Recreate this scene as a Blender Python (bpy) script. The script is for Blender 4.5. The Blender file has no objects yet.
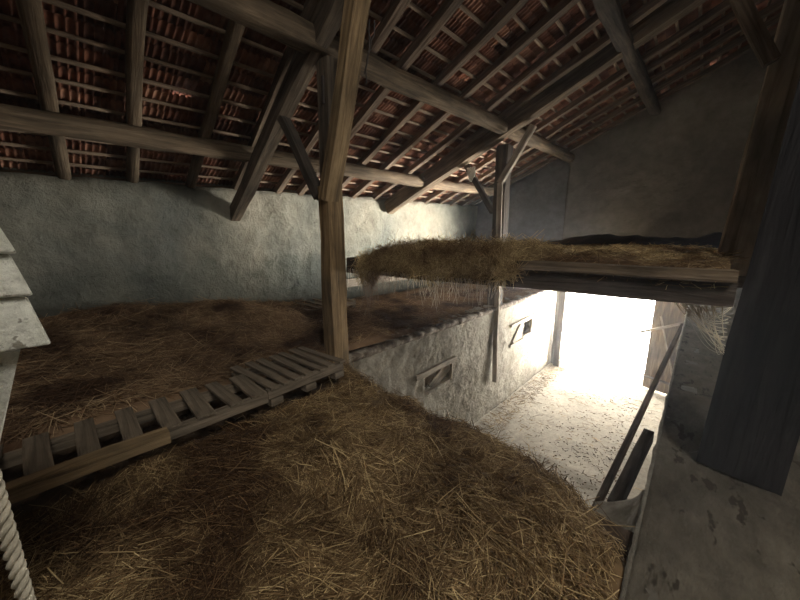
import bpy, bmesh, math, random
import numpy as np
from mathutils import Vector, Matrix, noise

# ------------------------------------------------------------------ camera, world, light, exposure
scene = bpy.context.scene
COL = scene.collection
scene.view_settings.view_transform = 'Standard'
scene.view_settings.look = 'None'
scene.view_settings.gamma = 1.0
scene.view_settings.use_curve_mapping = False
scene.view_settings.exposure = 1.28
scene.cycles.max_bounces = 8
scene.cycles.diffuse_bounces = 6
scene.cycles.sample_clamp_indirect = 6.0

cam_d = bpy.data.cameras.new('camera')
cam_d.sensor_width = 36.0
cam_d.lens = 320.0 / 800.0 * 36.0
cam_d.clip_start = 0.02
cam_d.clip_end = 300
cam = bpy.data.objects.new('camera', cam_d)
COL.objects.link(cam)
cam.location = (0, 0, 3.7)
cam.rotation_euler = (math.radians(90 - 11.0), 0, math.radians(43.0))
scene.camera = cam

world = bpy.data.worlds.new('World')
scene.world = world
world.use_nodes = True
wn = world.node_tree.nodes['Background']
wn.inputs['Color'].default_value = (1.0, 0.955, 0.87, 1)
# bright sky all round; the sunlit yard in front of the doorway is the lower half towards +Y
wt = world.node_tree
w_tc = wt.nodes.new('ShaderNodeTexCoord'); w_sep = wt.nodes.new('ShaderNodeSeparateXYZ')
wt.links.new(w_tc.outputs['Generated'], w_sep.inputs[0])
def w_range(sock, a, b):
    n = wt.nodes.new('ShaderNodeMapRange'); n.inputs['From Min'].default_value = a; n.inputs['From Max'].default_value = b
    wt.links.new(sock, n.inputs['Value']); return n.outputs['Result']
def w_math(op, a, b):
    n = wt.nodes.new('ShaderNodeMath'); n.operation = op
    for k, v in enumerate((a, b)):
        if isinstance(v, float): n.inputs[k].default_value = v
        else: wt.links.new(v, n.inputs[k])
    return n.outputs[0]
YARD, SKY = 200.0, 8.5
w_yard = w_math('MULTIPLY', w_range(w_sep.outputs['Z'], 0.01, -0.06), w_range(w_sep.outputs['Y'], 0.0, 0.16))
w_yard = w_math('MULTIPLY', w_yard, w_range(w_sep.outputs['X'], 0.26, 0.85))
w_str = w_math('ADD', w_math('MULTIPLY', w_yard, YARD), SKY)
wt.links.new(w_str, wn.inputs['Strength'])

def portal(name, loc, rot, sx, sy):
    l = bpy.data.lights.new(name, 'AREA')
    l.shape = 'RECTANGLE'; l.size = sx; l.size_y = sy
    l.cycles.is_portal = True
    o = bpy.data.objects.new(name, l); COL.objects.link(o)
    o.location = loc; o.rotation_euler = rot
    return o
DOOR_X0, DOOR_X1, DOOR_Z = -2.72, 0.0, 2.9
portal('door_daylight', ((DOOR_X0 + DOOR_X1) / 2, 10.05, DOOR_Z / 2), (math.radians(-90), 0, 0), DOOR_X1 - DOOR_X0, DOOR_Z)
SK = (1.6, 3.0, -1.0, 0.5)      # unseen skylight added in the right roof slope to light the hay: x0, x1, y0, y1
portal('added_skylight', (2.37, -0.25, 7.04), (0, math.radians(22.8), 0), 1.52, 1.5)
# ------------------------------------------------------------------ helpers
random.seed(4); rng = np.random.default_rng(4)

def tag(o, label=None, cat=None, group=None, kind=None):
    if label: o['label'] = label
    if cat: o['category'] = cat
    if group: o['group'] = group
    if kind: o['kind'] = kind
    return o

def link(name, me, m=None, parent=None):
    o = bpy.data.objects.new(name, me); COL.objects.link(o)
    if m: me.materials.append(m)
    if parent: o.parent = parent
    return o

def empty(name, loc=(0, 0, 0)):
    o = bpy.data.objects.new(name, None); COL.objects.link(o)
    o.location = loc; o.empty_display_size = 0.1
    return o

def np_mesh(name, V, F, smooth=False):
    """V (n,3), F (m,k) all same k"""
    me = bpy.data.meshes.new(name)
    V = np.asarray(V, dtype=np.float32); F = np.asarray(F, dtype=np.int32)
    k = F.shape[1]
    me.vertices.add(len(V)); me.vertices.foreach_set('co', V.ravel())
    me.loops.add(F.size); me.loops.foreach_set('vertex_index', F.ravel())
    me.polygons.add(len(F))
    me.polygons.foreach_set('loop_start', np.arange(0, F.size, k, dtype=np.int32))
    me.polygons.foreach_set('loop_total', np.full(len(F), k, dtype=np.int32))
    me.update(calc_edges=True)
    me.validate()
    if smooth:
        me.polygons.foreach_set('use_smooth', np.ones(len(me.polygons), dtype=bool))
    return me

def nz(x, y, z=0.0, s=1.0, oct=3):
    return noise.fractal(Vector((x * s, y * s, z * s)), 1.0, 2.0, oct, noise_basis='PERLIN_ORIGINAL')

def ring_mesh(name, centers, radii, sides=8, square=0.0, rough=0.0, seed=0.0, ax=(Vector((1, 0, 0)), Vector((0, 1, 0)))):
    """tube along the given centre points (local), radii = list of (rx, ry)"""
    V = []; F = []
    n = len(centers)
    for i, (c, (rx, ry)) in enumerate(zip(centers, radii)):
        for k in range(sides):
            a = 2 * math.pi * (k + 0.5) / sides
            ca, sa = math.cos(a), math.sin(a)
            if square > 0:
                m = max(abs(ca), abs(sa)); q = 1 / m
                q = (1 - square) + square * q
            else: q = 1
            r = 1 + rough * noise.noise(Vector((ca * 1.3 + seed, sa * 1.3, c[2] * 2.2 + seed)))
            p = Vector(c) + ax[0] * (ca * q * rx * r) + ax[1] * (sa * q * ry * r)
            V.append(p[:])
    for i in range(n - 1):
        for k in range(sides):
            a = i * sides + k; b = i * sides + (k + 1) % sides
            F.append((a, b, b + sides, a + sides))
    me = bpy.data.meshes.new(name)
    me.from_pydata(V, [], F + [tuple(reversed(range(sides))), tuple(range((n - 1) * sides, n * sides))])
    for p in me.polygons[:-2]: p.use_smooth = square < 0.5
    me.update()
    return me

def timber(name, p0, p1, w, h, m, parent=None, square=0.9, rough=0.12, bend=0.02, up=(0, 0, 1), step=0.25, taper=1.0, sides=None, seed=None):
    """hewn timber from p0 to p1; w across, h along 'up'"""
    p0 = Vector(p0); p1 = Vector(p1); d = p1 - p0; L = d.length; zx = d.normalized()
    u = Vector(up)
    xx = u.cross(zx)
    if xx.length < 1e-4: xx = Vector((1, 0, 0))
    xx.normalize(); yy = zx.cross(xx)
    seed = random.uniform(0, 90) if seed is None else seed
    n = max(3, int(L / step) + 1)
    cs, rs = [], []
    for i in range(n):
        t = i / (n - 1)
        e = math.sin(math.pi * t)
        bx = bend * e * 2 * noise.noise(Vector((seed, t * 1.7, 0))) + 0.3 * bend * e * noise.noise(Vector((seed, t * 7, 3)))
        by = bend * e * 2 * noise.noise(Vector((seed, t * 1.7, 9))) + 0.3 * bend * e * noise.noise(Vector((seed, t * 7, 5)))
        k = 1 + (taper - 1) * t
        cs.append((bx, by, t * L)); rs.append((w / 2 * k, h / 2 * k))
    if square > 0.5:
        sides = sides or 12
        # superellipse keeps corners soft; keep half width exact
        me = ring_mesh(name, cs, rs, sides, square, rough, seed)
    else:
        me = ring_mesh(name, cs, rs, sides or 12, square, rough, seed)
    o = link(name, me, m, None)
    M = Matrix(((xx.x, yy.x, zx.x, p0.x), (xx.y, yy.y, zx.y, p0.y), (xx.z, yy.z, zx.z, p0.z), (0, 0, 0, 1)))
    if parent:
        o.parent = parent
        o.matrix_local = Matrix.Translation(parent.location).inverted() @ M
    else:
        o.matrix_world = M
    return o

def box_mesh(name, boxes, bevel=0.0):
    bm = bmesh.new()
    for (x0, y0, z0, x1, y1, z1) in boxes:
        g = bmesh.ops.create_cube(bm, size=1.0)
        for v in g['verts']:
            v.co = Vector((x0 + (v.co.x + .5) * (x1 - x0), y0 + (v.co.y + .5) * (y1 - y0), z0 + (v.co.z + .5) * (z1 - z0)))
    if bevel: bmesh.ops.bevel(bm, geom=bm.edges[:], offset=bevel, segments=1, affect='EDGES')
    me = bpy.data.meshes.new(name); bm.to_mesh(me); bm.free()
    return me

# ------------------------------------------------------------------ materials
def new_mat(name):
    m = bpy.data.materials.new(name); m.use_nodes = True
    nt = m.node_tree; b = nt.nodes['Principled BSDF']
    b.inputs['Specular IOR Level'].default_value = 0.2
    return m, nt, b

def ramp(nt, fac, stops):
    r = nt.nodes.new('ShaderNodeValToRGB')
    el = r.color_ramp.elements
    while len(el) < len(stops): el.new(0.5)
    for e, (p, c) in zip(el, stops):
        e.position = p; e.color = (c[0], c[1], c[2], 1)
    nt.links.new(fac, r.inputs['Fac'])
    return r

def noise_node(nt, vec, scale, detail=6, rough=0.6, dist=0.0):
    n = nt.nodes.new('ShaderNodeTexNoise')
    n.inputs['Scale'].default_value = scale; n.inputs['Detail'].default_value = detail
    n.inputs['Roughness'].default_value = rough; n.inputs['Distortion'].default_value = dist
    nt.links.new(vec, n.inputs['Vector'])
    return n

def coords(nt, scale=(1, 1, 1), kind='Object'):
    t = nt.nodes.new('ShaderNodeTexCoord'); mp = nt.nodes.new('ShaderNodeMapping')
    mp.inputs['Scale'].default_value = scale
    nt.links.new(t.outputs[kind], mp.inputs['Vector'])
    return mp.outputs['Vector']

def mix(nt, a, b, fac, mode='MIX'):
    n = nt.nodes.new('ShaderNodeMix'); n.data_type = 'RGBA'; n.blend_type = mode
    for s, v in ((n.inputs[6], a), (n.inputs[7], b)):
        if isinstance(v, tuple): s.default_value = (v[0], v[1], v[2], 1)
        else: nt.links.new(v, s)
    if isinstance(fac, float): n.inputs[0].default_value = fac
    else: nt.links.new(fac, n.inputs[0])
    return n.outputs[2]

def bump(nt, b, h, strength, dist=0.02, prev=None):
    n = nt.nodes.new('ShaderNodeBump')
    n.inputs['Strength'].default_value = strength; n.inputs['Distance'].default_value = dist
    nt.links.new(h, n.inputs['Height'])
    if prev: nt.links.new(prev, n.inputs['Normal'])
    nt.links.new(n.outputs['Normal'], b.inputs['Normal'])
    return n.outputs['Normal']

def wood(name, dark, mid, light, grain=1.0, rough=0.85):
    m, nt, b = new_mat(name)
    v = coords(nt, (14 * grain, 14 * grain, 0.9 * grain))
    n1 = noise_node(nt, v, 1.6, 8, 0.65, 0.6)
    r = ramp(nt, n1.outputs['Fac'], [(0.3, dark), (0.5, mid), (0.72, light)])
    v2 = coords(nt, (1.5, 1.5, 0.8)); n2 = noise_node(nt, v2, 2.0, 4)
    r2 = ramp(nt, n2.outputs['Fac'], [(0.35, (0.55, 0.55, 0.55)), (0.65, (1.15, 1.1, 1.05))])
    c = mix(nt, r.outputs['Color'], r2.outputs['Color'], 1.0, 'MULTIPLY')
    nt.links.new(c, b.inputs['Base Color']); b.inputs['Roughness'].default_value = rough
    bump(nt, b, n1.outputs['Fac'], 0.9, 0.02)
    return m

def plaster(name, cols, big=0.8, small=9.0, bstr=0.8, bdist=0.03, spots=None, stretch=(1, 1, 1)):
    m, nt, b = new_mat(name)
    v = coords(nt, stretch)
    n1 = noise_node(nt, v, big, 5, 0.6, 0.3)
    r = ramp(nt, n1.outputs['Fac'], [(0.32, cols[0]), (0.5, cols[1]), (0.68, cols[2])])
    n2 = noise_node(nt, v, small, 8, 0.7, 0.2)
    r2 = ramp(nt, n2.outputs['Fac'], [(0.3, (0.72, 0.71, 0.7)), (0.62, (1.1, 1.1, 1.1))])
    c = mix(nt, r.outputs['Color'], r2.outputs['Color'], 1.0, 'MULTIPLY')
    if spots:
        n4 = noise_node(nt, v, spots[0], 3, 0.6)
        r4 = ramp(nt, n4.outputs['Fac'], [(spots[1], (0, 0, 0)), (spots[1] + 0.05, (1, 1, 1))])
        c = mix(nt, c, spots[2], r4.outputs['Color'])
    nt.links.new(c, b.inputs['Base Color']); b.inputs['Roughness'].default_value = 0.95
    n3 = noise_node(nt, v, small * 2.2, 8, 0.75)
    pn = bump(nt, b, n2.outputs['Fac'], bstr, bdist)
    bump(nt, b, n3.outputs['Fac'], bstr * 0.8, bdist * 0.4, pn)
    return m

M_post = wood('old_yellow_wood', (0.11, 0.075, 0.042), (0.31, 0.22, 0.12), (0.48, 0.355, 0.20))
M_black = wood('silhouette_wood', (0.012, 0.012, 0.013), (0.025, 0.024, 0.026), (0.045, 0.043, 0.045))  # near black: the right post's backlit shade is put into the colour
M_dark = wood('dark_old_wood', (0.03, 0.025, 0.022), (0.085, 0.07, 0.058), (0.15, 0.125, 0.10))
M_grey = wood('grey_wood', (0.062, 0.046, 0.031), (0.165, 0.125, 0.084), (0.30, 0.235, 0.165))
M_pale = wood('pale_wood', (0.22, 0.19, 0.15), (0.42, 0.37, 0.30), (0.6, 0.54, 0.45))
M_raft = wood('rafter_wood', (0.07, 0.05, 0.038), (0.19, 0.14, 0.10), (0.32, 0.25, 0.185))
M_batten = wood('batten_wood', (0.13, 0.09, 0.065), (0.31, 0.23, 0.165), (0.46, 0.365, 0.275))
M_pallet = wood('pallet_wood', (0.10, 0.08, 0.06), (0.25, 0.205, 0.15), (0.36, 0.30, 0.225))
M_white = plaster('whitewash', [(0.64, 0.64, 0.54), (0.84, 0.83, 0.73), (0.9, 0.89, 0.81)], 9, 45, 1.0, 0.012, (30, 0.62, (0.33, 0.31, 0.25)))
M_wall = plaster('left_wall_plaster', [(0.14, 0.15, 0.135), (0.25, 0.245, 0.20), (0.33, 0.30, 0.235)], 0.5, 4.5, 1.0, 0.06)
# grey band along the foot of the left wall
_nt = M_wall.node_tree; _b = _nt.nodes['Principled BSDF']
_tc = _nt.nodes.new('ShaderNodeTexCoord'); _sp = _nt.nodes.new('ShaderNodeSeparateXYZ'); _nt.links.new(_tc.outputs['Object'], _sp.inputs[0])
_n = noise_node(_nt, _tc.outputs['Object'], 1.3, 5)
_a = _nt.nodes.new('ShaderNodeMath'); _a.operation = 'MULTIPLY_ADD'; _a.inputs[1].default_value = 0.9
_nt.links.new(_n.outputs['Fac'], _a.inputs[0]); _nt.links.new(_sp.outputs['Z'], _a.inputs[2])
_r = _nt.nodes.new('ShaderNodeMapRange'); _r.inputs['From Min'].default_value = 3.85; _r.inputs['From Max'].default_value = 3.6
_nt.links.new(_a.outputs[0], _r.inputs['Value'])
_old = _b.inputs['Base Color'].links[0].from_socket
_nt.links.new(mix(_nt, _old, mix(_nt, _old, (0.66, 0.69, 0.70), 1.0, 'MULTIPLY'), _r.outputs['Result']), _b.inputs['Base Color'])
M_gable_l = plaster('gable_grey_plaster', [(0.11, 0.11, 0.12), (0.16, 0.16, 0.17), (0.21, 0.205, 0.205)], 0.6, 6, 0.8, 0.03)
M_gable = plaster('gable_brown_plaster', [(0.13, 0.12, 0.108), (0.19, 0.175, 0.155), (0.28, 0.255, 0.22)], 0.5, 5, 0.8, 0.03)
M_low = plaster('rough_limewash', [(0.22, 0.195, 0.155), (0.35, 0.32, 0.26), (0.47, 0.44, 0.37)], 1.1, 16, 1.0, 0.06)
M_brown = wood('brown_beam_wood', (0.05, 0.04, 0.03), (0.13, 0.103, 0.075), (0.23, 0.185, 0.135))
M_lip = plaster('chipped_lime_edge', [(0.05, 0.035, 0.028), (0.22, 0.18, 0.14), (0.55, 0.51, 0.43)], 7, 24, 1.0, 0.03)
M_floor = plaster('aisle_floor', [(0.40, 0.37, 0.31), (0.52, 0.485, 0.415), (0.60, 0.565, 0.49)], 0.9, 12, 0.6, 0.02, (24, 0.665, (0.17, 0.12, 0.08)))
M_rfloor = plaster('dusty_concrete', [(0.15, 0.13, 0.10), (0.22, 0.192, 0.148), (0.30, 0.262, 0.20)], 1.2, 6, 1.0, 0.09, (5, 0.60, (0.10, 0.083, 0.062)), (2.6, 1, 1))
M_ext = plaster('outdoor_ground', [(0.5, 0.48, 0.43), (0.56, 0.53, 0.48), (0.62, 0.59, 0.53)], 1, 8, 0.3)

def tile_mat():
    m, nt, b = new_mat('terracotta')
    a = nt.nodes.new('ShaderNodeAttribute'); a.attribute_name = 'tint'
    r = ramp(nt, a.outputs['Fac'], [(0.0, (0.15, 0.068, 0.045)), (0.5, (0.30, 0.13, 0.08)), (1.0, (0.48, 0.26, 0.17))])
    v = coords(nt); n = noise_node(nt, v, 7, 6)
    r2 = ramp(nt, n.outputs['Fac'], [(0.35, (0.55, 0.5, 0.5)), (0.65, (1.1, 1.1, 1.1))])
    c = mix(nt, r.outputs['Color'], r2.outputs['Color'], 1.0, 'MULTIPLY')
    nt.links.new(c, b.inputs['Base Color']); b.inputs['Roughness'].default_value = 0.8
    bump(nt, b, n.outputs['Fac'], 0.4, 0.01)
    return m
M_tile = tile_mat()

def straw_mat(name, c0, c1, c2):
    m, nt, b = new_mat(name)
    a = nt.nodes.new('ShaderNodeAttribute'); a.attribute_name = 'tint'
    v = coords(nt); n = noise_node(nt, v, 1.25, 4)
    r = ramp(nt, a.outputs['Fac'], [(0.0, c0), (0.6, c1), (1.0, c2)])
    r2 = ramp(nt, n.outputs['Fac'], [(0.40, (0.36, 0.29, 0.25)), (0.57, (1.25, 1.2, 1.05))])
    c = mix(nt, r.outputs['Color'], r2.outputs['Color'], 1.0, 'MULTIPLY')
    nt.links.new(c, b.inputs['Base Color']); b.inputs['Roughness'].default_value = 0.85
    b.inputs['Specular IOR Level'].default_value = 0.1
    return m
M_hay = straw_mat('straw', (0.10, 0.062, 0.034), (0.30, 0.21, 0.12), (0.70, 0.56, 0.33))
M_hay_old = straw_mat('old_straw', (0.16, 0.105, 0.07), (0.34, 0.235, 0.155), (0.58, 0.45, 0.30))
M_hay_deck = straw_mat('brightened_straw', (0.17, 0.12, 0.07), (0.46, 0.35, 0.20), (0.85, 0.72, 0.45))  # lighter straw copy, extra light put into the deck hay's colour
M_web = straw_mat('dusty_web', (0.6, 0.56, 0.5), (0.75, 0.71, 0.65), (0.88, 0.85, 0.8))

m, nt, b = new_mat('black_sheet'); b.inputs['Base Color'].default_value = (0.02, 0.022, 0.028, 1); b.inputs['Roughness'].default_value = 0.35
b.inputs['Specular IOR Level'].default_value = 0.5
M_sheet = m
m, nt, b = new_mat('iron'); b.inputs['Base Color'].default_value = (0.06, 0.05, 0.045, 1); b.inputs['Roughness'].default_value = 0.6
M_iron = m
M_soil = plaster('chaff', [(0.07, 0.045, 0.028), (0.12, 0.08, 0.048), (0.19, 0.13, 0.08)], 1.5, 14, 1.0, 0.04)
M_rope = plaster('hemp_rope', [(0.32, 0.29, 0.22), (0.45, 0.41, 0.32), (0.55, 0.5, 0.4)], 8, 60, 0.6, 0.004)

# ------------------------------------------------------------------ dimensions
XL = -5.7           # left wall face
YG = 9.9            # gable wall face
YB = -3.7           # wall behind the camera
XR = 3.4            # right wall
XW = -2.9           # aisle face of the low wall
ZL = 2.3            # loft floor level
RIDGE = 1.2
def Z0(x, y):       # roof reference plane (axis of the purlins)
    if x <= RIDGE: return 4.35 + 0.033 * y + 0.42 * (x - XL)
    return 4.35 + 0.033 * y + 0.42 * (RIDGE - XL) - 0.42 * (x - RIDGE)

# ------------------------------------------------------------------ structure
def grid_panel(name, origin, du, dv, nu, nv, keep=None, amp=0.02, s=1.5, nrm=(1, 0, 0), m=None, thick=0.0, top=None, smooth=True):
    """rough sheet: origin + u*du + v*dv"""
    O = Vector(origin); du = Vector(du); dv = Vector(dv); N = Vector(nrm)
    V = []
    for j in range(nv + 1):
        for i in range(nu + 1):
            u = i / nu; v = j / nv
            p = O + du * u + dv * v
            if top: p = top(p, u, v)
            a = nz(p.x, p.y, p.z, s, 4) * amp + nz(p.x + 7, p.y, p.z, s * 5, 2) * amp * 0.35
            V.append((p + N * a)[:])
    F = []
    for j in range(nv):
        for i in range(nu):
            if keep and not keep(O + du * ((i + .5) / nu) + dv * ((j + .5) / nv)): continue
            a = j * (nu + 1) + i
            F.append((a, a + 1, a + nu + 2, a + nu + 1))
    me = np_mesh(name, V, F, smooth)
    o = link(name, me, m)
    if thick:
        md = o.modifiers.new('thickness', 'SOLIDIFY'); md.thickness = thick; md.offset = -1 if thick > 0 else 1
    tag(o, kind='structure')
    return o

def solid_panel(*a, thickness=0.25, **k):
    """grid_panel plus a solidify directed away from nrm"""
    o = grid_panel(*a, **k)
    # compute whether face normals agree with nrm
    n = o.data.polygons[0].normal; N = Vector(k['nrm'])
    md = o.modifiers.new('thickness', 'SOLIDIFY'); md.thickness = thickness
    md.offset = -1 if n.dot(N) > 0 else 1
    return o

# left wall, top follows the roof
def ltop(p, u, v):
    return Vector((p.x, p.y, v * (Z0(XL, p.y) + 0.07 + 0.025 * nz(p.y, 0, 3, 2.5))))
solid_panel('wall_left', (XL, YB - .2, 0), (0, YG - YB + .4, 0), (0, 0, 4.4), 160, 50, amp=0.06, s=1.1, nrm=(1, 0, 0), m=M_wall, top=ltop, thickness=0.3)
# closing course above the left wall, under the tiles
def ctop(p, u, v):
    return Vector((p.x, p.y, Z0(XL, p.y) + 0.0 + v * 0.2))
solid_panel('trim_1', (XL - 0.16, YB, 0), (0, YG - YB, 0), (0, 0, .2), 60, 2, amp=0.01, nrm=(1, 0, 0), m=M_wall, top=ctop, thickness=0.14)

# gable wall: left section set back, right section with the door
def gtop(p, u, v):
    return Vector((p.x, p.y, v * (Z0(p.x, YG) + 0.16)))
g = solid_panel('wall_far', (XL - .2, YG, 0), (XW + 0.02 - XL + .2, 0, 0), (0, 0, 6), 40, 60, amp=0.03, nrm=(0, -1, 0), m=M_gable_l, top=gtop, thickness=0.3)
def gdoor(p):
    zz = p.z * (Z0(p.x, YG) + 0.16) / 6
    return not (DOOR_X0 < p.x < DOOR_X1 and zz < DOOR_Z)
def gtop2(p, u, v):
    x = p.x
    if u < 0.001: x += 0.035 * nz(3, p.z, 0, 2.5)
    return Vector((x, p.y, v * (Z0(p.x, YG) + 0.16)))
solid_panel('wall_far', (XW, YG - 0.13, 0), (XR - XW + .2, 0, 0), (0, 0, 6), 120, 90, keep=gdoor, amp=0.04, s=1.0, nrm=(0, -1, 0), m=M_gable, top=gtop2, thickness=0.42)
# wall behind the camera with a hatch, right wall
def btop(p, u, v): return Vector((p.x, p.y, v * (Z0(p.x, YB) + 0.16)))
solid_panel('wall_near', (XL - .2, YB, 0), (XR - XL + .4, 0, 0), (0, 0, 6), 80, 60, amp=0.03, nrm=(0, 1, 0), m=M_gable, top=btop, thickness=0.05)
def rtop(p, u, v): return Vector((p.x, p.y, v * (Z0(XR, p.y) + 0.2)))
solid_panel('wall_right', (XR, YB - .2, 0), (0, YG - YB + .4, 0), (0, 0, 4.4), 140, 60, amp=0.04, nrm=(-1, 0, 0), m=M_gable, top=rtop, thickness=0.3)

# aisle floor, running a little way out of the doorway
grid_panel('floor', (XL - .1, 1.2, 0), (6.0, 0, 0), (0, 9.6, 0), 60, 160, amp=0.02, s=1.2, nrm=(0, 0, 1), m=M_floor)
# right hand loft: dusty slab with its plastered side towards the aisle
def rf(p, u, v):
    return Vector((p.x + (0.012 * nz(p.y, 5, 0, 3) if u < .001 else 0), p.y, p.z))
o = solid_panel('floor', (-0.045, YB, ZL), (XR + .045, 0, 0), (0, YG - YB, 0), 120, 300, amp=0.03, s=2.6, nrm=(0, 0, 1), m=M_rfloor, top=rf, thickness=0.15)
solid_panel('wall_aisle', (-0.05, 0.2, 0), (0, YG - .3, 0), (0, 0, ZL - .02), 120, 24, amp=0.02, s=2, nrm=(-1, 0, 0), m=M_low, thickness=0.2)
# left loft floor (dusty planks buried in chaff) and the floor under the hay in front
o = link('floor', box_mesh('floor', [(XL, YB, ZL - .12, XW - .02, YG, ZL - .02), (XW - .02, YB, ZL - .12, -0.05, 1.75, ZL - .02)]), M_soil)
tag(o, kind='structure')
o = link('trim_2', box_mesh('trim_2', [(XW - .1, 1.55, 0, -.06, 1.7, ZL - .12)]), M_dark); tag(o, kind='structure')

# low wall with two feed openings
W1 = (3.66, 4.46, 1.27, 1.60); W2 = (7.45, 8.02, 1.33, 1.74)
def lk(p):
    for w in (W1, W2):
        if w[0] < p.y < w[1] and w[2] < p.z < w[3]: return False
    return True
def lt(p, u, v):
    z = p.z
    if v > 0.999: z += 0.035 * nz(p.y, 2, 0, 4.5) + 0.0
    return Vector((p.x, p.y, z))
solid_panel('wall_low', (XW, 2.12, 0), (0, 7.7, 0), (0, 0, ZL), 260, 80, keep=lk, amp=0.022, s=6.0, nrm=(1, 0, 0), m=M_low, top=lt, thickness=0.24)
# ragged broken edge of the loft floor on top of that wall
V = []; F = []
n = 260
for i in range(n + 1):
    y = 2.15 + 7.65 * i / n
    r = 0.03 * nz(y, 1, 0, 7, 3); h = 0.035 + 0.03 * nz(y, 4, 0, 6, 3)
    base = 0.015
    for (dx, dz) in ((-0.15, 0.0), (-0.12, h * .6), (-0.05, h), (0.0 + r, h * .9), (0.03 + r, 0.0), (0.015, -0.05 - r), (-0.01, -0.07)):
        V.append((XW + base + dx, y, ZL + dz))
for i in range(n):
    for k in range(6):
        a = i * 7 + k; F.append((a, a + 1, a + 8, a + 7))
o = link('trim_3', np_mesh('trim_3', V, F), M_lip); tag(o, kind='structure')
# whitish plaster lip along the slab of the right loft
V = []; F = []
n = 300
for i in range(n + 1):
    y = 0.6 + 9.1 * i / n
    r = 0.010 * nz(y, 1, 0, 5, 3); h = 0.012 + 0.008 * nz(y, 4, 0, 6, 3)
    for (dx, dz) in ((-.008, 0.0), (-0.010, h), (-0.018, h), (-0.026 + r, h * .4), (-0.024 + r, -0.04), (-0.012, -0.1)):
        V.append((-0.035 + dx, y, ZL + dz + .012))
for i in range(n):
    for k in range(5):
        a = i * 6 + k; F.append((a, a + 1, a + 7, a + 6))
o = link('trim_4', np_mesh('trim_4', V, F, True), M_low); tag(o, kind='structure')

# ------------------------------------------------------------------ roof: tiles (ceiling) with battens as parts
def roof_tiles():
    P = []; Fa = []; T = []
    pitch = 0.245
    nx = 31; wy = 0.225
    # profile across the tile (y), local heights seen from below: ribs
    prof = [(0, .016), (.03, .016), (.036, 0), (.046, 0), (.052, .016), (.09, .016), (.096, 0), (.106, 0), (.112, .016), (.15, .016),
            (.156, 0), (.166, 0), (.172, .016), (.205, .016), (.211, -.003), (.229, -.003), (.235, .016)]
    k = len(prof)
    for i in range(nx):
        x0 = -6.05 + i * pitch
        if x0 > RIDGE: break
        x1 = x0 + pitch * 1.22
        for j in range(int((YG - YB + .6) / wy)):
            y0 = YB - .2 + j * wy
            t = random.random()
            lift = random.uniform(0, 0.002); sk = random.uniform(-.006, .006); e = 0.0
            if random.random() < 0.035: lift += random.uniform(.008, .02); sk += random.uniform(-.008, .008)
            base = len(P)
            for side in (0, 1):      # lower edge hangs lower, upper edge tucks under the next course
                for (py, pz) in prof:
                    x = x0 if side == 0 else x1
                    y = y0 + py + (sk if side == 0 else 0)
                    z = Z0(x, y) + 0.185 + pz + (0.0165 + lift if side == 0 else 0.0)
                    P.append((x, y, z))
            for side in (0, 1):
                for (py, pz) in prof:
                    x = x0 if side == 0 else x1
                    y = y0 + py + (sk if side == 0 else 0)
                    P.append((x, y, Z0(x, y) + 0.185 + pz + 0.014 + (0.0165 + lift if side == 0 else 0)))
            for q in range(k - 1):
                Fa.append((base + q, base + q + 1, base + k + q + 1, base + k + q))
                Fa.append((base + 2 * k + q, base + 3 * k + q, base + 3 * k + q + 1, base + 2 * k + q + 1))
                Fa.append((base + q, base + 2 * k + q, base + 2 * k + q + 1, base + q + 1))
            T += [t] * (4 * k)
    me = np_mesh('ceiling', P, Fa)
    at = me.attributes.new('tint', 'FLOAT', 'POINT'); at.data.foreach_set('value', np.array(T, dtype=np.float32))
    return me
ceil = link('ceiling', roof_tiles(), M_tile); tag(ceil, kind='structure')
# right slope of the roof
def sk(p): return not (SK[0] < p.x < SK[1] and SK[2] < p.y < SK[3])
def rs(p, u, v): return Vector((p.x, p.y, Z0(p.x, p.y) + 0.19 + 0.02 * math.sin(p.y * 28)))
o = solid_panel('ceiling', (RIDGE - .05, YB - .2, 7), (XR + .6 - RIDGE, 0, 0), (0, YG - YB + .4, 0), 30, 300, keep=sk, amp=0.004, nrm=(0, 0, -1), m=M_tile, top=rs, thickness=0.03)
for i in range(28):
    x = -5.86 + i * 0.245
    if x > RIDGE: break
    a = (x, YB + .05, Z0(x, YB) + 0.158); c = (x, YG - .15, Z0(x, YG) + 0.158)
    timber('batten', a, c, 0.042, 0.028, M_batten, parent=ceil, rough=0.25, bend=0.012, up=(-.42, 0, 1), step=0.6, sides=8)

# ------------------------------------------------------------------ roof timbers
def Pz(x, y, off=0.0): return (x, y, Z0(x, y) + off)
purl = [(-4.66, 'lower', 'long grey purlin just above the left wall, lowest of the horizontal roof beams', 0.21, M_grey),
        (-2.90, 'middle', 'long round purlin halfway up the tiled slope, joining the tops of the trusses', 0.22, M_grey),
        (-1.17, 'upper', 'dark purlin high up the slope, topmost of those crossing the far principal rafter', 0.20, M_dark)]
for (x, nm, lab, r, mm) in purl:
    o = timber('purlin', Pz(x, YB + .02, -.06), Pz(x, YG - .1, -.06), r, r, mm, square=0.35, rough=0.25, bend=0.05, step=0.35, up=(0, 0, 1))
    tag(o, lab, 'roof beam', 'purlins under the tiled slope')
o = timber('ridge_beam', Pz(RIDGE, YB + .02, -.06), Pz(RIDGE, YG - .1, -.06), 0.22, 0.22, M_dark, square=.4, rough=.2, bend=.04)
tag(o, 'dark ridge beam at the very top of the tiled roof', 'roof beam')

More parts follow.
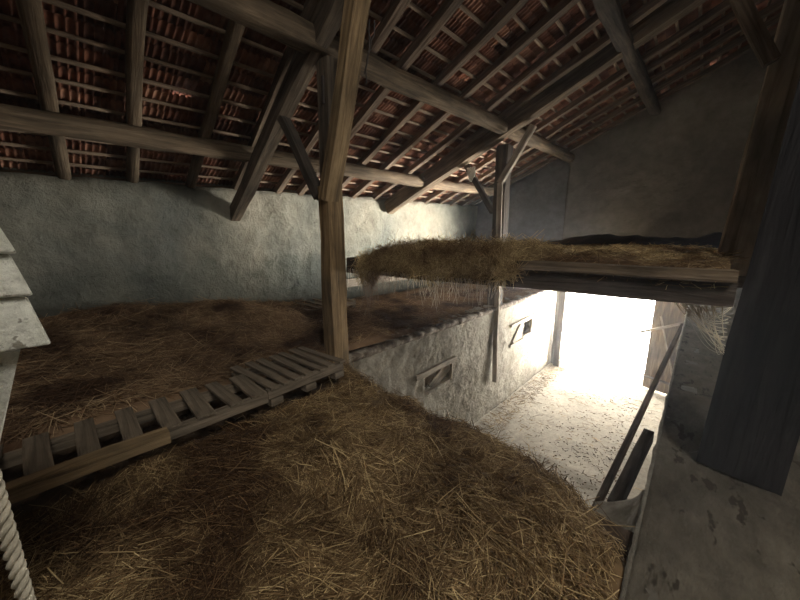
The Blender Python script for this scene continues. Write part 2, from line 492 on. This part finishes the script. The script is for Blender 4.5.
ords = ['first', 'second', 'third', 'fourth', 'fifth', 'sixth', 'seventh', 'eighth', 'ninth', 'tenth', 'eleventh', 'twelfth', 'thirteenth', 'fourteenth', 'fifteenth', 'sixteenth', 'seventeenth']
rafs = [(-.45, -.70), (.22, .02), (.87, .60), (1.55, 1.18), (2.20, 1.72), (2.92, 2.42), (3.36, 2.98), (4.08, 3.72), (4.62, 4.40), (5.25, 5.05), (5.85, 5.70), (6.5, 6.35), (7.15, 7.0), (7.8, 7.6), (8.4, 8.25), (9.0, 8.85), (9.55, 9.45)]
for i, (ya, yb) in enumerate(rafs):
    rnd = 0.3 if i < 4 else 0.92
    wd = 0.125 if i < 4 else 0.10
    o = timber('rafter', Pz(XL - .13, ya, .095), Pz(RIDGE - .06, yb - (ya - yb) * .3, .095), wd, 0.10, M_raft if i > 3 else M_grey, square=rnd, rough=0.22, bend=0.05, step=0.4, up=(-.42, 0, 1))
    tag(o, '%s %s rafter counted from the left along the top of the left wall' % (ords[i], 'round pole' if i < 4 else 'sawn brown'), 'rafter', 'rafters under the roof tiles')

# near truss
t1 = timber('principal_rafter', (-5.72, 2.12, 4.06), (-2.05, 1.92, 5.95), 0.15, 0.20, M_brown, rough=.12, bend=.03)
tag(t1, 'thick dark squared sloping roof beam ending low on the left wall, behind the near post', 'roof beam')
cp = empty('timber_post', (-2.9, 2.05, ZL)); tag(cp, 'tall yellowish hewn post standing at the near end of the low wall', 'post')
timber('shaft', (-2.89, 2.05, ZL - .02), (-2.90, 2.05, 4.22), 0.185, 0.20, M_post, cp, rough=.14, bend=.02, up=(0, 1, 0), square=.9)
timber('forked_top', (-2.865, 2.00, 4.08), (-2.20, 1.98, 5.92), 0.13, 0.17, M_post, cp, rough=.1, bend=.01, up=(0, 1, 0))
st = timber('stub_post', (-2.93, 2.08, 4.05), (-2.89, 2.08, 5.38), 0.19, 0.16, M_brown, cp, rough=.14, bend=.02, up=(0, 1, 0))
st['label'] = 'dark notched upper post'
o = timber('mortise_slot', (-2.875, 1.997, 4.98), (-2.87, 1.997, 5.22), 0.03, 0.03, M_iron, cp, rough=.02, bend=0, up=(0, 1, 0))
o = timber('knee_brace', (-3.66, 1.98, 5.04), (-3.00, 1.99, 4.12), 0.09, 0.11, M_dark, rough=.1, bend=.01, up=(0, 1, 0))
tag(o, 'short dark diagonal brace from the near post up to the left roof beam', 'brace')

# far truss
o = timber('principal_rafter', (-5.66, 5.66, 4.40), (-.1, 6.2, 7.03), 0.22, 0.30, M_grey, rough=.12, bend=.03)
tag(o, 'long straight sloping roof beam crossing the upper right roof above the hay deck', 'roof beam')
o = timber('timber_post', (-3.03, 6.16, ZL - .02), (-3.0, 6.16, 5.42), 0.24, 0.22, M_dark, rough=.12, bend=.02, up=(0, 1, 0))
tag(o, 'dark squared post of the far truss rising behind the hay deck', 'post')
o = timber('knee_brace', (-3.80, 6.1, 5.18), (-3.15, 6.1, 4.2), 0.10, 0.10, M_dark, rough=.1, bend=.01, up=(0, 1, 0))
tag(o, 'dark diagonal brace on the left side of the far post', 'brace')
o = timber('knee_brace', (-2.42, 6.0, 5.62), (-2.98, 5.98, 4.72), 0.11, 0.09, M_pale, rough=.1, bend=.01, up=(0, 1, 0))
tag(o, 'pale diagonal brace leaning from the far post to the right', 'brace')
o = timber('plank', (-2.965, 5.96, 4.72), (-2.80, 5.90, 0.75), 0.10, 0.04, M_pale, rough=.1, bend=.015, up=(0, 1, 0), square=1)
tag(o, 'narrow pale upright plank running down in front of the far post and low wall', 'plank')

# right hand posts
o = timber('timber_post', (.345, 2.74, ZL), (.50, 2.74, 6.75), 0.35, 0.32, M_black, rough=.05, bend=.012, up=(0.13, 1, 0), square=1, sides=4)
tag(o, 'massive near black post standing on the dusty floor at the right edge', 'post')
o = timber('timber_post', (.165, 3.25, 3.45), (.33, 3.25, 6.8), 0.17, 0.2, M_pale, rough=.14, bend=.02, up=(0, 1, 0))
tag(o, 'rough brown post rising from the hay deck beside the near black post', 'post')
o = timber('knee_brace', (.16, 3.12, 4.74), (-.30, 3.05, 5.7), 0.07, 0.08, M_grey, rough=.1, bend=.01, up=(0, 1, 0))
tag(o, 'slim brown diagonal brace at the upper right, leaning left from the brown post', 'brace')
exec_after = None
# more parts follow below

# ------------------------------------------------------------------ hay deck over the aisle
deck = empty('hay_deck', (-1.2, 2.2, 3.36))
tag(deck, 'raised plank deck across the aisle between the near post and black post', 'platform')
timber('front_beam', (-2.80, 2.22, 3.412), (.155, 2.52, 3.412), 0.16, 0.15, M_dark, deck, rough=.06, bend=.01, up=(0, 1, 0), square=1)
timber('edge_board', (-1.15, 2.325, 3.505), (.15, 2.455, 3.50), 0.06, 0.12, M_grey, deck, rough=.06, bend=.004, up=(0, 1, 0), square=1)
for i in range(8):
    x = -2.72 + i * .355
    timber('deck_board', (x + .16, 2.32 + .1 * (i * .355), 3.50), (x + .16, 9.7 if i > 3 else 3.5, 3.50), 0.03, .33, M_dark, deck, rough=.05, bend=.005, up=(1, 0, 0), square=1, step=.6)
timber('middle_beam', (-2.85, 3.45, 3.40), (.3, 3.45, 3.40), 0.12, 0.14, M_dark, deck, rough=.06, bend=.01, up=(0, 1, 0), square=1)
timber('rear_beam', (-2.78, 9.3, 3.40), (.3, 9.3, 3.40), 0.16, 0.16, M_dark, deck, rough=.06, bend=.01, up=(0, 1, 0), square=1)

def straw_geo(C, D, Ln, W, N, tint, curl=0.3):
    """blades: centres C, directions D, lengths, widths, surface normals N -> thin three sided stalks"""
    n = len(C)
    S = np.cross(D, N); S /= np.linalg.norm(S, axis=1, keepdims=True) + 1e-9
    Nn = np.cross(S, D); Nn /= np.linalg.norm(Nn, axis=1, keepdims=True) + 1e-9
    V = np.zeros((n, 9, 3)); bend = (rng.random((n, 1)) - .5) * curl * Ln[:, None]
    for j, t in enumerate((-0.5, 0.0, 0.5)):
        c = C + D * (Ln[:, None] * t) + S * (bend * (1 - 4 * t * t) * 0.5)
        for k in range(3):
            a = 2.094 * k
            V[:, j * 3 + k] = c + (S * math.cos(a) + Nn * math.sin(a) * .7) * (W[:, None] * (1.0 if j == 1 else .75))
    idx = np.arange(n)[:, None, None] * 9
    f = []
    for j in (0, 1):
        for k in range(3):
            a = j * 3 + k; b_ = j * 3 + (k + 1) % 3
            f.append((a, b_, b_ + 3, a + 3))
    F = (np.array(f)[None] + idx).reshape(-1, 4)
    return V.reshape(-1, 3), F, np.repeat(tint, 9)

def heap(name, base_V, base_F, straws, m, lab, cat, kind='stuff'):
    Vs = [np.asarray(base_V)]; Fs = [np.asarray(base_F)]; Ts = [np.full(len(base_V), 0.12) + 0.1 * rng.random(len(base_V))]
    off = len(base_V)
    for (v, f, t) in straws:
        Vs.append(v); Fs.append(f + off); Ts.append(t); off += len(v)
    me = np_mesh(name, np.concatenate(Vs), np.concatenate(Fs))
    at = me.attributes.new('tint', 'FLOAT', 'POINT'); at.data.foreach_set('value', np.concatenate(Ts).astype(np.float32))
    o = link(name, me, m); tag(o, lab, cat, kind=kind)
    return o

def height_grid(fn, x0, x1, y0, y1, nx_, ny_):
    V = []; F = []
    for j in range(ny_ + 1):
        for i in range(nx_ + 1):
            x = x0 + (x1 - x0) * i / nx_; y = y0 + (y1 - y0) * j / ny_
            V.append((x, y, fn(x, y)))
    for j in range(ny_):
        for i in range(nx_):
            a = j * (nx_ + 1) + i; F.append((a, a + 1, a + nx_ + 2, a + nx_ + 1))
    return np.array(V), np.array(F)

def scatter(fn, pts, lmin, lmax, wmin, wmax, lift=0.012, tiltsd=0.22, dirfn=None, tlow=0.1, thi=1.0, tpow=1.3):
    n = len(pts)
    e = 0.02
    Z = np.array([fn(x, y) for x, y in pts])
    Zx = np.array([fn(x + e, y) for x, y in pts]); Zy = np.array([fn(x, y + e) for x, y in pts])
    N = np.stack([-(Zx - Z) / e, -(Zy - Z) / e, np.ones(n)], 1); N /= np.linalg.norm(N, axis=1, keepdims=True)
    # swirling local direction plus scatter
    base = np.array([3.2 * noise.noise(Vector((x * 1.1, y * 1.1, 2.0))) for x, y in pts]) if dirfn is None else dirfn(pts)
    a = base * 2.0 + rng.normal(0, 0.75, n)
    D = np.stack([np.cos(a), np.sin(a), rng.normal(0, tiltsd, n)], 1)
    D -= N * (D * N).sum(1, keepdims=True); D += N * rng.normal(0, tiltsd, (n, 1))
    D /= np.linalg.norm(D, axis=1, keepdims=True)
    L = lmin + (lmax - lmin) * rng.random(n) ** 1.6
    W = wmin + (wmax - wmin) * rng.random(n)
    C = np.concatenate([np.array(pts), Z[:, None]], 1) + N * (rng.random((n, 1)) * lift)
    return straw_geo(C, D, L, W, N, tlow + (thi - tlow) * rng.random(n) ** tpow)

# front hay: falls over the end of the floor into the aisle
def crest(x):
    return 1.88 + 0.10 * nz(x, 3, 0, 1.7, 2) + (0.05 if x < -1.5 else 0) - 0.20 * max(0, (x + .35) / .3)
def hf(x, y):
    z = 2.39 + 0.055 * nz(x, y, 0, 1.3, 3) + 0.03 * nz(x, y, 4, 6, 2)
    z += 0.05 * math.exp(-((x + 1.5) ** 2 + (y - .9) ** 2) / .35)
    z -= 0.10 * max(0.0, min(1.0, (x + .55) / .5))
    c = crest(x)
    t = y - c + 0.35
    if t > 0:
        z -= 0.55 * t * t + max(0, t - .3) * 1.3
    z -= 0.14 * max(0, min(1, (-x - 2.27) / .08)) * max(0, min(1, (1.75 - y) / .15))
    return max(z, 0.02)
bv, bf = height_grid(hf, -2.95, -0.055, -1.6, 3.6, 120, 220)
def shear(P): return [(x_, y_ + .1 * (x_ + 2.8) * max(0, 1 - (y_ - 2.14) / 2.0)) for x_, y_ in P]
def pts_box(n, x0, x1, y0, y1, dens=None):
    out = []
    while len(out) < n:
        x = random.uniform(x0, x1); y = random.uniform(y0, y1)
        if dens and random.random() > dens(x, y): continue
        out.append((x, y))
    return out
def d_front(x, y):
    if x < -2.2 and y < 1.7: return 0.02
    return 1.0
fl = []
for k, (n, l0, l1, lift) in enumerate(((60000, .025, .10, .018), (26000, .05, .18, .04), (3500, .10, .30, .06))):
    fl.append(scatter(hf, pts_box(n, -2.9, -0.1, -.75, 2.75, d_front), l0, l1, .0009, .0021 + .0006 * k, lift, 0.16 + .06 * k))
hay = heap('hay_pile', bv, bf, fl, M_hay, 'big golden brown hay heap in the foreground, spilling over into the aisle', 'hay')

# left loft hay and chaff
def hl(x, y):
    w = max(0.0, min(1.0, (-x - 3.4) / 2.0))
    fade = 1 / (1 + math.exp((y - 3.0) * 2.2))
    z = 2.315 + 0.03 * nz(x, y, 1, .9, 3) + 0.018 * nz(x, y, 4, 6, 2)
    z += fade * (0.12 + 0.20 * w + 0.10 * nz(x, y, 8, 1.1, 3))
    z += 0.10 * w * max(0, min(1, (0.8 - y)))
    z += 0.22 * math.exp(-((x + 5.2) ** 2 / .5 + (y - 1.2) ** 2 / 1.2)) * .5
    if x > -3.0: z = min(z, 2.33 + .1 * fade) - (x + 3.0) * .6
    return z
bv, bf = height_grid(hl, -5.68, -2.93, -3.5, 9.8, 90, 330)
def d_left(x, y):
    return 1.0 if y < 3.2 else (0.35 if y < 5 else .12)
fl = [scatter(hl, pts_box(24000, -5.65, -3.0, -1.2, 8.5, d_left), .05, .22, .0018, .0042, .035, .2, tpow=1.6),
      scatter(hl, pts_box(3500, -5.6, -3.0, -.8, 4.5, d_left), .2, .5, .002, .004, .06, .22)]
heap('old_hay', bv, bf, fl, M_hay_old, 'flat brown old hay covering the left loft up to the plastered wall', 'hay')

# hay on the deck, with its hanging fringe
def hd(x, y0):
    y = y0 - .1 * (x + 2.8)
    l = 1 / (1 + math.exp((x + 1.05) * 5))
    z = 3.575 + 0.04 * nz(x, y, 3, 1.6, 3) + 0.02 * nz(x, y, 4, 7, 2) + 0.045 * l * math.exp(-((y - 2.5) / .5) ** 2)
    z -= 0.055 * max(0, min(1, (x + 1.1) / .5)) * math.exp(-((y - 2.2) / .25) ** 2)
    if x < -2.20: z -= (-2.20 - x) * .32
    if y < 2.3: z -= (2.3 - y) * .6
    return z
bv, bf = height_grid(hd, -2.75, .13, 2.14, 9.6, 90, 200)
for q in bv: q[1] += .1 * (q[0] + 2.8) * max(0, 1 - (q[1] - 2.14) / 2.0); q[2] = hd(q[0], q[1])
bf = np.array([q for q in bf if not (bv[q[0]][0] < -1.36 and bv[q[0]][1] > 3.5)])
sts = [scatter(hd, shear(pts_box(9000, -2.7, .12, 2.15, 3.4)), .05, .20, .0014, .0032, .03, .2),
       scatter(hd, shear(pts_box(6000, -2.7, .12, 2.6, 9.0, lambda x, y: 0 if (x < -1.4 and y > 3.4) else (1 if y < 5 else .3))), .08, .25, .0018, .004, .03, .15),
       scatter(hd, shear(pts_box(1800, -2.65, -.9, 2.15, 2.8)), .10, .30, .0014, .003, .07, .45)]
# stalks hanging over the front edge
n = 6500
x = -2.58 + 1.60 * rng.random(n) ** .9
edge = 0.21 * (0.35 + 1.25 * np.array([abs(noise.noise(Vector((a * 5, 1, 1)))) for a in x])) + .16 * np.exp(-((x + 2.42) / .10) ** 2) + .05 * (x > -2.2)
z = 3.575 - .10 * np.clip((-2.2 - x) / .4, 0, 1) - rng.random(n) ** 1.1 * edge
Cc = np.stack([x, 2.15 + .1 * (x + 2.8) - 0.06 * rng.random(n) + 0.02 * (z - 3.4), z], 1)
Dd = np.stack([rng.normal(0, .8, n), rng.normal(0, .3, n) - .1, -np.abs(rng.normal(.6, .4, n))], 1); Dd /= np.linalg.norm(Dd, axis=1, keepdims=True)
sts.append(straw_geo(Cc, Dd, .06 + .2 * rng.random(n), .0013 + .0016 * rng.random(n), np.tile([0., -1., 0.], (n, 1)), .2 + .8 * rng.random(n) ** .9, 1.1))
dh = heap('deck_hay', bv, bf, sts, M_hay_deck, 'matted hay lying on the raised deck and hanging over its front beam', 'hay')
# pale dusty strands hanging below the beam
cl = []
n = 460
u = rng.random(n)
x = np.where(rng.random(n) < .38, -2.40 + rng.normal(0, .13, n), -2.50 + 1.5 * u)
Ln = (.05 + .20 * rng.random(n) ** 2.5) + .34 * np.exp(-((x + 2.46) / .09) ** 2) * rng.random(n) + .12 * np.exp(-((x + 1.75) / .12) ** 2) * rng.random(n)
Cc = np.stack([x, 2.14 + .1 * (x + 2.8) - .05 * rng.random(n), 3.38 - Ln / 2], 1)
Dd = np.stack([rng.normal(0, .22, n), rng.normal(0, .1, n), -np.ones(n)], 1); Dd /= np.linalg.norm(Dd, axis=1, keepdims=True)
v, f, t = straw_geo(Cc, Dd, Ln, .0012 + .0012 * rng.random(n), np.tile([0., -1., 0.], (n, 1)), .4 + .6 * rng.random(n), .7)
heap('hanging_strands', v[:9], f[:6], [(v[9:], f[6:] - 9, t[9:])], M_web, 'pale dusty strands dangling below the deck beam beside the near post', 'strands')

# crumpled black sheet at the back of the deck
V = []; F = []
nu, nv = 60, 10
for j in range(nv + 1):
    for i in range(nu + 1):
        u_ = i / nu; v_ = j / nv
        x_ = -1.95 + 2.3 * u_; y_ = 4.7 + .75 * v_
        h = math.sin(math.pi * min(1, v_ * 1.15)) * (.04 + .10 * min(1, u_ * 3.2) + .05 * nz(x_, 0, 0, 1.6)) + .03 * nz(x_, y_, 0, 7)
        V.append((x_, y_ + .05 * nz(x_, 3, 0, 2), 3.585 + max(h, 0)))
for j in range(nv):
    for i in range(nu):
        a = j * (nu + 1) + i; F.append((a, a + 1, a + nu + 2, a + nu + 1))
o = link('plastic_sheet', np_mesh('plastic_sheet', V, F), M_sheet)
o.modifiers.new('thickness', 'SOLIDIFY').thickness = .006
tag(o, 'crumpled black plastic sheet lying behind the hay at the back of the deck', 'sheet')

# dusty cobwebs in the corner between the beam and the black post
V = []; F = []
cw = []
def thread(a, c, sag, r):
    a = np.array(a); c = np.array(c); n_ = 9
    base = sum(len(q[0]) for q in cw)
    P_ = []
    for i in range(n_):
        t = i / (n_ - 1)
        p = a + (c - a) * t + np.array([0, 0, -sag * 4 * t * (1 - t)])
        for k in range(3):
            an = 2.094 * k
            P_.append(p + np.array([math.cos(an) * r, 0.3 * r, math.sin(an) * r]))
    Fq = []
    for i in range(n_ - 1):
        for k in range(3):
            q = i * 3 + k; w = i * 3 + (k + 1) % 3
            Fq.append((q + base, w + base, w + 3 + base, q + 3 + base))
    cw.append((P_, Fq))
for i in range(34):
    x0 = random.uniform(-.10, .15); z1 = random.uniform(3.02, 3.34)
    thread((x0, 2.46, 3.36), (.155 + random.uniform(0, .02), 2.60, z1), random.uniform(.0, .09), random.uniform(.001, .003))
for i in range(12):
    thread((random.uniform(-.1, .05), 2.48, 3.36), (random.uniform(.05, .16), 2.5 + random.uniform(0, .15), random.uniform(3.25, 3.35)), random.uniform(.02, .08), random.uniform(.0008, .002))
me = np_mesh('cobweb', np.array([p for q in cw for p in q[0]]), np.array([f for q in cw for f in q[1]]))
at = me.attributes.new('tint', 'FLOAT', 'POINT'); at.data.foreach_set('value', np.full(len(me.vertices), .6, dtype=np.float32))
tag(link('cobweb', me, M_web), 'white dusty cobwebs under the deck beam beside the black post', 'cobweb', kind='stuff')

# ------------------------------------------------------------------ pallets
def pallet(x0, x1, y0, y1, z, ang, n_slats, lab, tilt=0.0, along='x', wslat=.085, mat=M_pallet, rails=True, group=None):
    """slats run along local x, stacked along local y"""
    cx, cy = (x0 + x1) / 2, (y0 + y1) / 2
    hx, hy = (x1 - x0) / 2, (y1 - y0) / 2
    r = empty('pallet', (cx, cy, z)); tag(r, lab, 'pallet', group)
    c, s = math.cos(ang), math.sin(ang)
    def P(a, b_, h): return (cx + a * c - b_ * s, cy + a * s + b_ * c, z + h + tilt * a)
    for i in range(n_slats):
        b_ = -hy + wslat / 2 + (2 * hy - wslat) * i / (n_slats - 1) + random.uniform(-.012, .012)
        d = random.uniform(-.012, .012)
        timber('slat', P(-hx + random.uniform(0, .02), b_ - d, 0), P(hx - random.uniform(0, .02), b_ + d, 0), wslat * random.uniform(.85, 1.1), .02, mat, r, rough=.05, bend=.004, square=1)
    for a in (-hx + .045, hx - .045):
        dz = -.045 if a > 0 else -.075
        timber('rail', P(a, -hy, dz), P(a, hy, dz), .05, .07, mat, r, rough=.05, bend=.006, square=1)
        for q in (-1, 0, 1) if rails else ():
            timber('block', P(a, q * (hy - .06) - .05, -.115), P(a, q * (hy - .06) + .05, -.115), .08, .06, mat, r, rough=.04, bend=0, square=1, step=.05)
    return r
pallet(-2.72, -2.22, -.62, .95, 2.56, 0.0, 9, 'long slatted pallet lying in the hay along the left side of the heap', wslat=.10, rails=False)
pallet(-2.96, -2.29, .95, 1.70, 2.56, 0.07, 7, 'short slatted pallet at the foot of the near post', wslat=.07)
pallet(-5.45, -4.75, 2.3, 3.9, 2.50, 0.1, 8, 'old slatted pallet lying flat by the left wall in the back', wslat=.09, tilt=-.03)
o = timber('plank', (-2.19, -.75, 2.53), (-2.20, .32, 2.54), .08, .07, M_post, square=1, rough=.06, bend=.01)
tag(o, 'yellowish plank edging the front of the long pallet at lower left', 'plank')

# pale board along the far part of the left wall
o = timber('plank', (-5.60, 4.2, 2.72), (-5.60, 7.0, 2.72), .18, .05, M_pale, square=1, rough=.05, bend=.01, up=(1, 0, 0))
tag(o, 'long pale plank leaning on the left wall behind the near post', 'plank')

# ------------------------------------------------------------------ feed openings of the low wall
def hatch(y0, y1, z0, z1, lab, board):
    r = empty('feed_hatch', (XW, (y0 + y1) / 2, z0)); tag(r, lab, 'hatch', None)
    t = .045
    timber('frame', (XW + .0, y0 - .22, z1 + .03), (XW + .0, y1 + .05, z1 + .045), .09, .075, M_pale, r, square=1, rough=.1, bend=.01, up=(1, 0, 0))
    timber('frame', (XW - .04, y0 - .05, z0 - .02), (XW - .04, y1 + .05, z0 - .02), .06, .06, M_pale, r, square=1, rough=.1, bend=.01, up=(1, 0, 0))
    timber('frame', (XW - .05, y0, z0), (XW - .05, y0, z1), .06, .05, M_dark, r, square=1, rough=.1, bend=.0)
    timber('frame', (XW - .03, y1, z0), (XW - .03, y1, z1), .06, .05, M_pale, r, square=1, rough=.1, bend=.0)
    if board:
        timber('flap', (XW - .10, y0 + .30, z0 - .02), (XW - .06, y1 - .05, z1 - .07), .16, .03, M_pale, r, square=1, rough=.08, bend=.01, up=(1, 0, .2))
        timber('flap', (XW - .16, y0 + .12, z0 + .02), (XW - .12, y1 - .25, z1 - .02), .10, .03, M_grey, r, square=1, rough=.08, bend=.01, up=(1, 0, .2))
    else:
        timber('frame', (XW + .02, y0 - .75, z1 + .03), (XW + .02, y0, z1 + .03), .06, .05, M_pale, r, square=1, rough=.1, bend=.01, up=(1, 0, 0))
        timber('frame', (XW + .02, y0 - .75, z0 - .03), (XW + .02, y0, z0 - .03), .06, .05, M_pale, r, square=1, rough=.1, bend=.01, up=(1, 0, 0))
        timber('flap', (XW + .03, y0 - .6, z0 + .02), (XW + .03, y0 - .2, z1 - .03), .10, .03, M_pale, r, square=1, rough=.08, bend=.01, up=(1, 0, .2))
hatch(W1[0], W1[1], W1[2], W1[3], 'near feed opening in the low wall with a tilted board inside', True)
hatch(W2[0], W2[1], W2[2], W2[3], 'far small feed opening in the low wall near the doorway', False)

# ------------------------------------------------------------------ doorway
o = empty('door_frame', (DOOR_X0, YG, 0)); tag(o, kind='structure'); o.name = 'door_1'
timber('jamb', (DOOR_X0 + .02, 9.66, 0), (DOOR_X0 + .02, 9.66, DOOR_Z), .16, .12, M_dark, o, rough=.08, bend=.01)
for hz_ in (.25, 1.15, 2.0):
    timber('hinge', (DOOR_X0 + .11, 9.62, hz_), (DOOR_X0 + .11, 9.62, hz_ + .06), .03, .03, M_pale, o, rough=.02, bend=0, step=.03)
timber('lintel', (DOOR_X0 - .15, 9.75, DOOR_Z + .08), (DOOR_X1 + .2, 9.75, DOOR_Z + .08), .16, .2, M_dark, o, rough=.06, bend=.01, up=(0, 1, 0))
o = empty('door_2', (-.33, 9.6, 0)); tag(o, kind='structure')
for i in range(4):
    x_ = -.57 + i * .145
    timber('board', (x_, 9.62 - .06 * i, .04 + .01 * i), (x_ + .0, 9.62 - .06 * i, 2.5), .165, .03, M_grey, o, rough=.05, bend=.004, up=(.38, 1, 0), square=1)
timber('ledge', (-.62, 9.56, .35), (-.08, 9.36, .35), .03, .12, M_dark, o, rough=.05, bend=0, up=(0, 1, 0), square=1)
timber('diagonal_brace', (-.10, 9.33, .5), (-.50, 9.5, 1.9), .03, .10, M_pale, o, rough=.05, bend=0, up=(0, 1, 0), square=1)
timber('bar', (-.84, 9.40, 1.46), (-.07, 9.25, 1.86), .05, .06, M_pale, o, rough=.08, bend=.01, up=(0, 1, 0), square=1)

# leaning timbers and the plastered stub at the end of the aisle wall
o = timber('pole', (-.40, 2.35, 1.40), (-.07, 7.0, 2.27), .055, .055, M_grey, rough=.08, bend=.005, square=.8)
tag(o, 'long brown pole leaning up along the right side of the aisle', 'pole')
o = timber('board', (-.215, 2.35, 1.90), (-.125, 3.2, 2.07), .07, .11, M_dark, rough=.05, bend=.005, square=1)
tag(o, 'short dark board standing beside the long leaning pole', 'board')
V = []; F = []
nu, nv = 26, 14
for j in range(nv + 1):
    for i in range(nu + 1):
        u_ = i / nu; v_ = j / nv
        x_ = -.07 - .22 * v_
        y_ = 1.66 + .5 * u_ + .02 * nz(u_ * 3, v_ * 3)
        z_ = ZL - .04 - .30 * v_ ** .55 * (1 - .25 * u_) + .012 * nz(x_, y_, 0, 9)
        V.append((x_, y_, z_))
for j in range(nv):
    for i in range(nu):
        a = j * (nu + 1) + i; F.append((a, a + 1, a + nu + 2, a + nu + 1))
o = link('trim_5', np_mesh('trim_5', V, F, True), M_low); o.modifiers.new('thickness', 'SOLIDIFY').thickness = .04
tag(o, kind='structure')

# ------------------------------------------------------------------ left edge of the view: white boards and the rope
cb = empty('white_boarding', (-1.15, -.4, 2.5)); tag(cb, 'stack of three chipped whitewashed boards flaring over a pale post at the left edge', 'boarding')
def flare(z0, z1, y0, y1, x_, out):
    V = []; n_ = 14
    for i in range(n_ + 1):
        t = i / n_
        for j, (z_, ye, dx) in enumerate(((z0, y0, 0), (z0 + (z1 - z0) * .5, (y0 + y1) / 2, 0), (z1, y1, 0))):
            w_ = .004 * noise.noise(Vector((t * 9, z_ * 30, 2)))
            V.append((x_ + (out if j == 0 else out * .5 if j == 1 else 0) - 0.0, -.95 + (ye + .95) * t + w_, z_ + w_ * .8))
    F = []
    for i in range(n_):
        for k in range(2):
            a = i * 3 + k; F.append((a, a + 3, a + 4, a + 1))
    me = np_mesh('board', V, F)
    o = link('board', me, M_white); o.parent = cb; o.location = -cb.location
    o.location = (1.15, .4, -2.5)
    md = o.modifiers.new('t', 'SOLIDIFY'); md.thickness = .03; md.offset = 1
    bvv = o.modifiers.new('b', 'BEVEL'); bvv.width = .005; bvv.segments = 2
    return o
for (z0, z1, y0, y1) in ((3.445, 3.562, -.034, -.058), (3.566, 3.66, -.046, -.068), (3.664, 3.80, -.056, -.095)):
    flare(z0, z1, y0, y1, -1.16, .02)
timber('post', (-1.22, -.52, 2.3), (-1.22, -.195, 3.46), .10, .22, M_white, cb, rough=.06, bend=.01)

V = []; F = []
Lr = 3.3; n_ = 420
for s_ in range(3):
    base = len(V)
    for i in range(n_ + 1):
        z_ = 2.42 + Lr * i / n_
        a = 2 * math.pi * (z_ / .075) + s_ * 2.094
        cx_, cy_ = -1.0 + .0075 * math.cos(a), -.150 + .0075 * math.sin(a)
        for k in range(6):
            b_ = math.pi / 3 * k
            V.append((cx_ + .0074 * math.cos(b_), cy_ + .0074 * math.sin(b_), z_))
    for i in range(n_):
        for k in range(6):
            q = base + i * 6 + k; w = base + i * 6 + (k + 1) % 6
            F.append((q, w, w + 6, q + 6))
tag(link('rope', np_mesh('rope', V, F, True), M_rope), 'thick twisted pale rope hanging down at the lower left corner', 'rope')

# torn white rag near the far end of the lower purlin
V = []; F = []
for i in range(9):
    for j in range(9):
        u_, v_ = i / 8, j / 8
        V.append((-3.73 + .20 * u_ + .03 * nz(u_ * 3, v_ * 3), 6.0 + .04 * nz(u_ * 4, v_ * 4, 5), 5.10 - .30 * v_ * (1 - 1.1 * abs(u_ - .55)) + .02 * nz(u_ * 9, 2)))
for i in range(8):
    for j in range(8):
        a = i * 9 + j; F.append((a, a + 1, a + 10, a + 9))
o = link('rag', np_mesh('rag', V, F, True), M_white); o.modifiers.new('t', 'SOLIDIFY').thickness = .006
tag(o, 'small torn whitish rag hanging near the far end of the lower purlin', 'rag')

# straw litter along the aisle
def hz0(x, y): return .012
fl = scatter(hz0, pts_box(2500, -2.85, -.2, 3, 9.6, lambda x, y: 1 if x < -2.4 else .12), .04, .16, .002, .005, .01, .1)
v, f, t = fl
cl_ = pts_box(700, -2.3, -.25, 3.2, 8.8, lambda x, y: math.exp(-((x + .9) / .7) ** 2) * (.4 + .6 * (y < 6.5)))
c_ = scatter(hz0, cl_, .02, .05, .005, .011, .006, .1, tlow=0, thi=.12)
heap('straw_litter', v[:9], f[:6], [(v[9:], f[6:] - 9, t[9:]), c_], M_hay, 'loose straw and droppings scattered on the aisle floor', 'straw')

# old fence wire looped over the purlin beside the near post
wr = empty('hanging_wire', (-2.42, 2.2, 5.6)); tag(wr, 'thin dark wire hanging from the middle purlin just right of the near post', 'wire')
for (a_, b_) in (((-2.44, 2.22, 5.62), (-2.50, 2.22, 5.12)), ((-2.50, 2.22, 5.62), (-2.53, 2.22, 5.2)), ((-2.40, 2.24, 5.6), (-2.49, 2.22, 5.3))):
    timber('strand', a_, b_, .012, .012, M_iron, wr, square=.3, rough=.1, bend=.05, sides=6, step=.05)

# thin bluish haze added to the air, imitating bloom around the bright doorway
vm = bpy.data.materials.new('bloom_haze'); vm.use_nodes = True; nt = vm.node_tree; nt.nodes.clear()
vo = nt.nodes.new('ShaderNodeOutputMaterial'); vs = nt.nodes.new('ShaderNodeVolumeScatter'); vs.inputs['Density'].default_value = 0.0075
vs.inputs['Color'].default_value = (.86, .93, 1, 1); vs.inputs['Anisotropy'].default_value = 0.6
nt.links.new(vs.outputs[0], vo.inputs['Volume'])
o = link('haze', box_mesh('haze', [(XL - .6, YB - .5, -.2, XR + .6, YG + 1.2, 8.4)]), vm)
tag(o, 'thin haze added to the barn air, imitating bloom around the bright doorway', 'haze', kind='stuff')
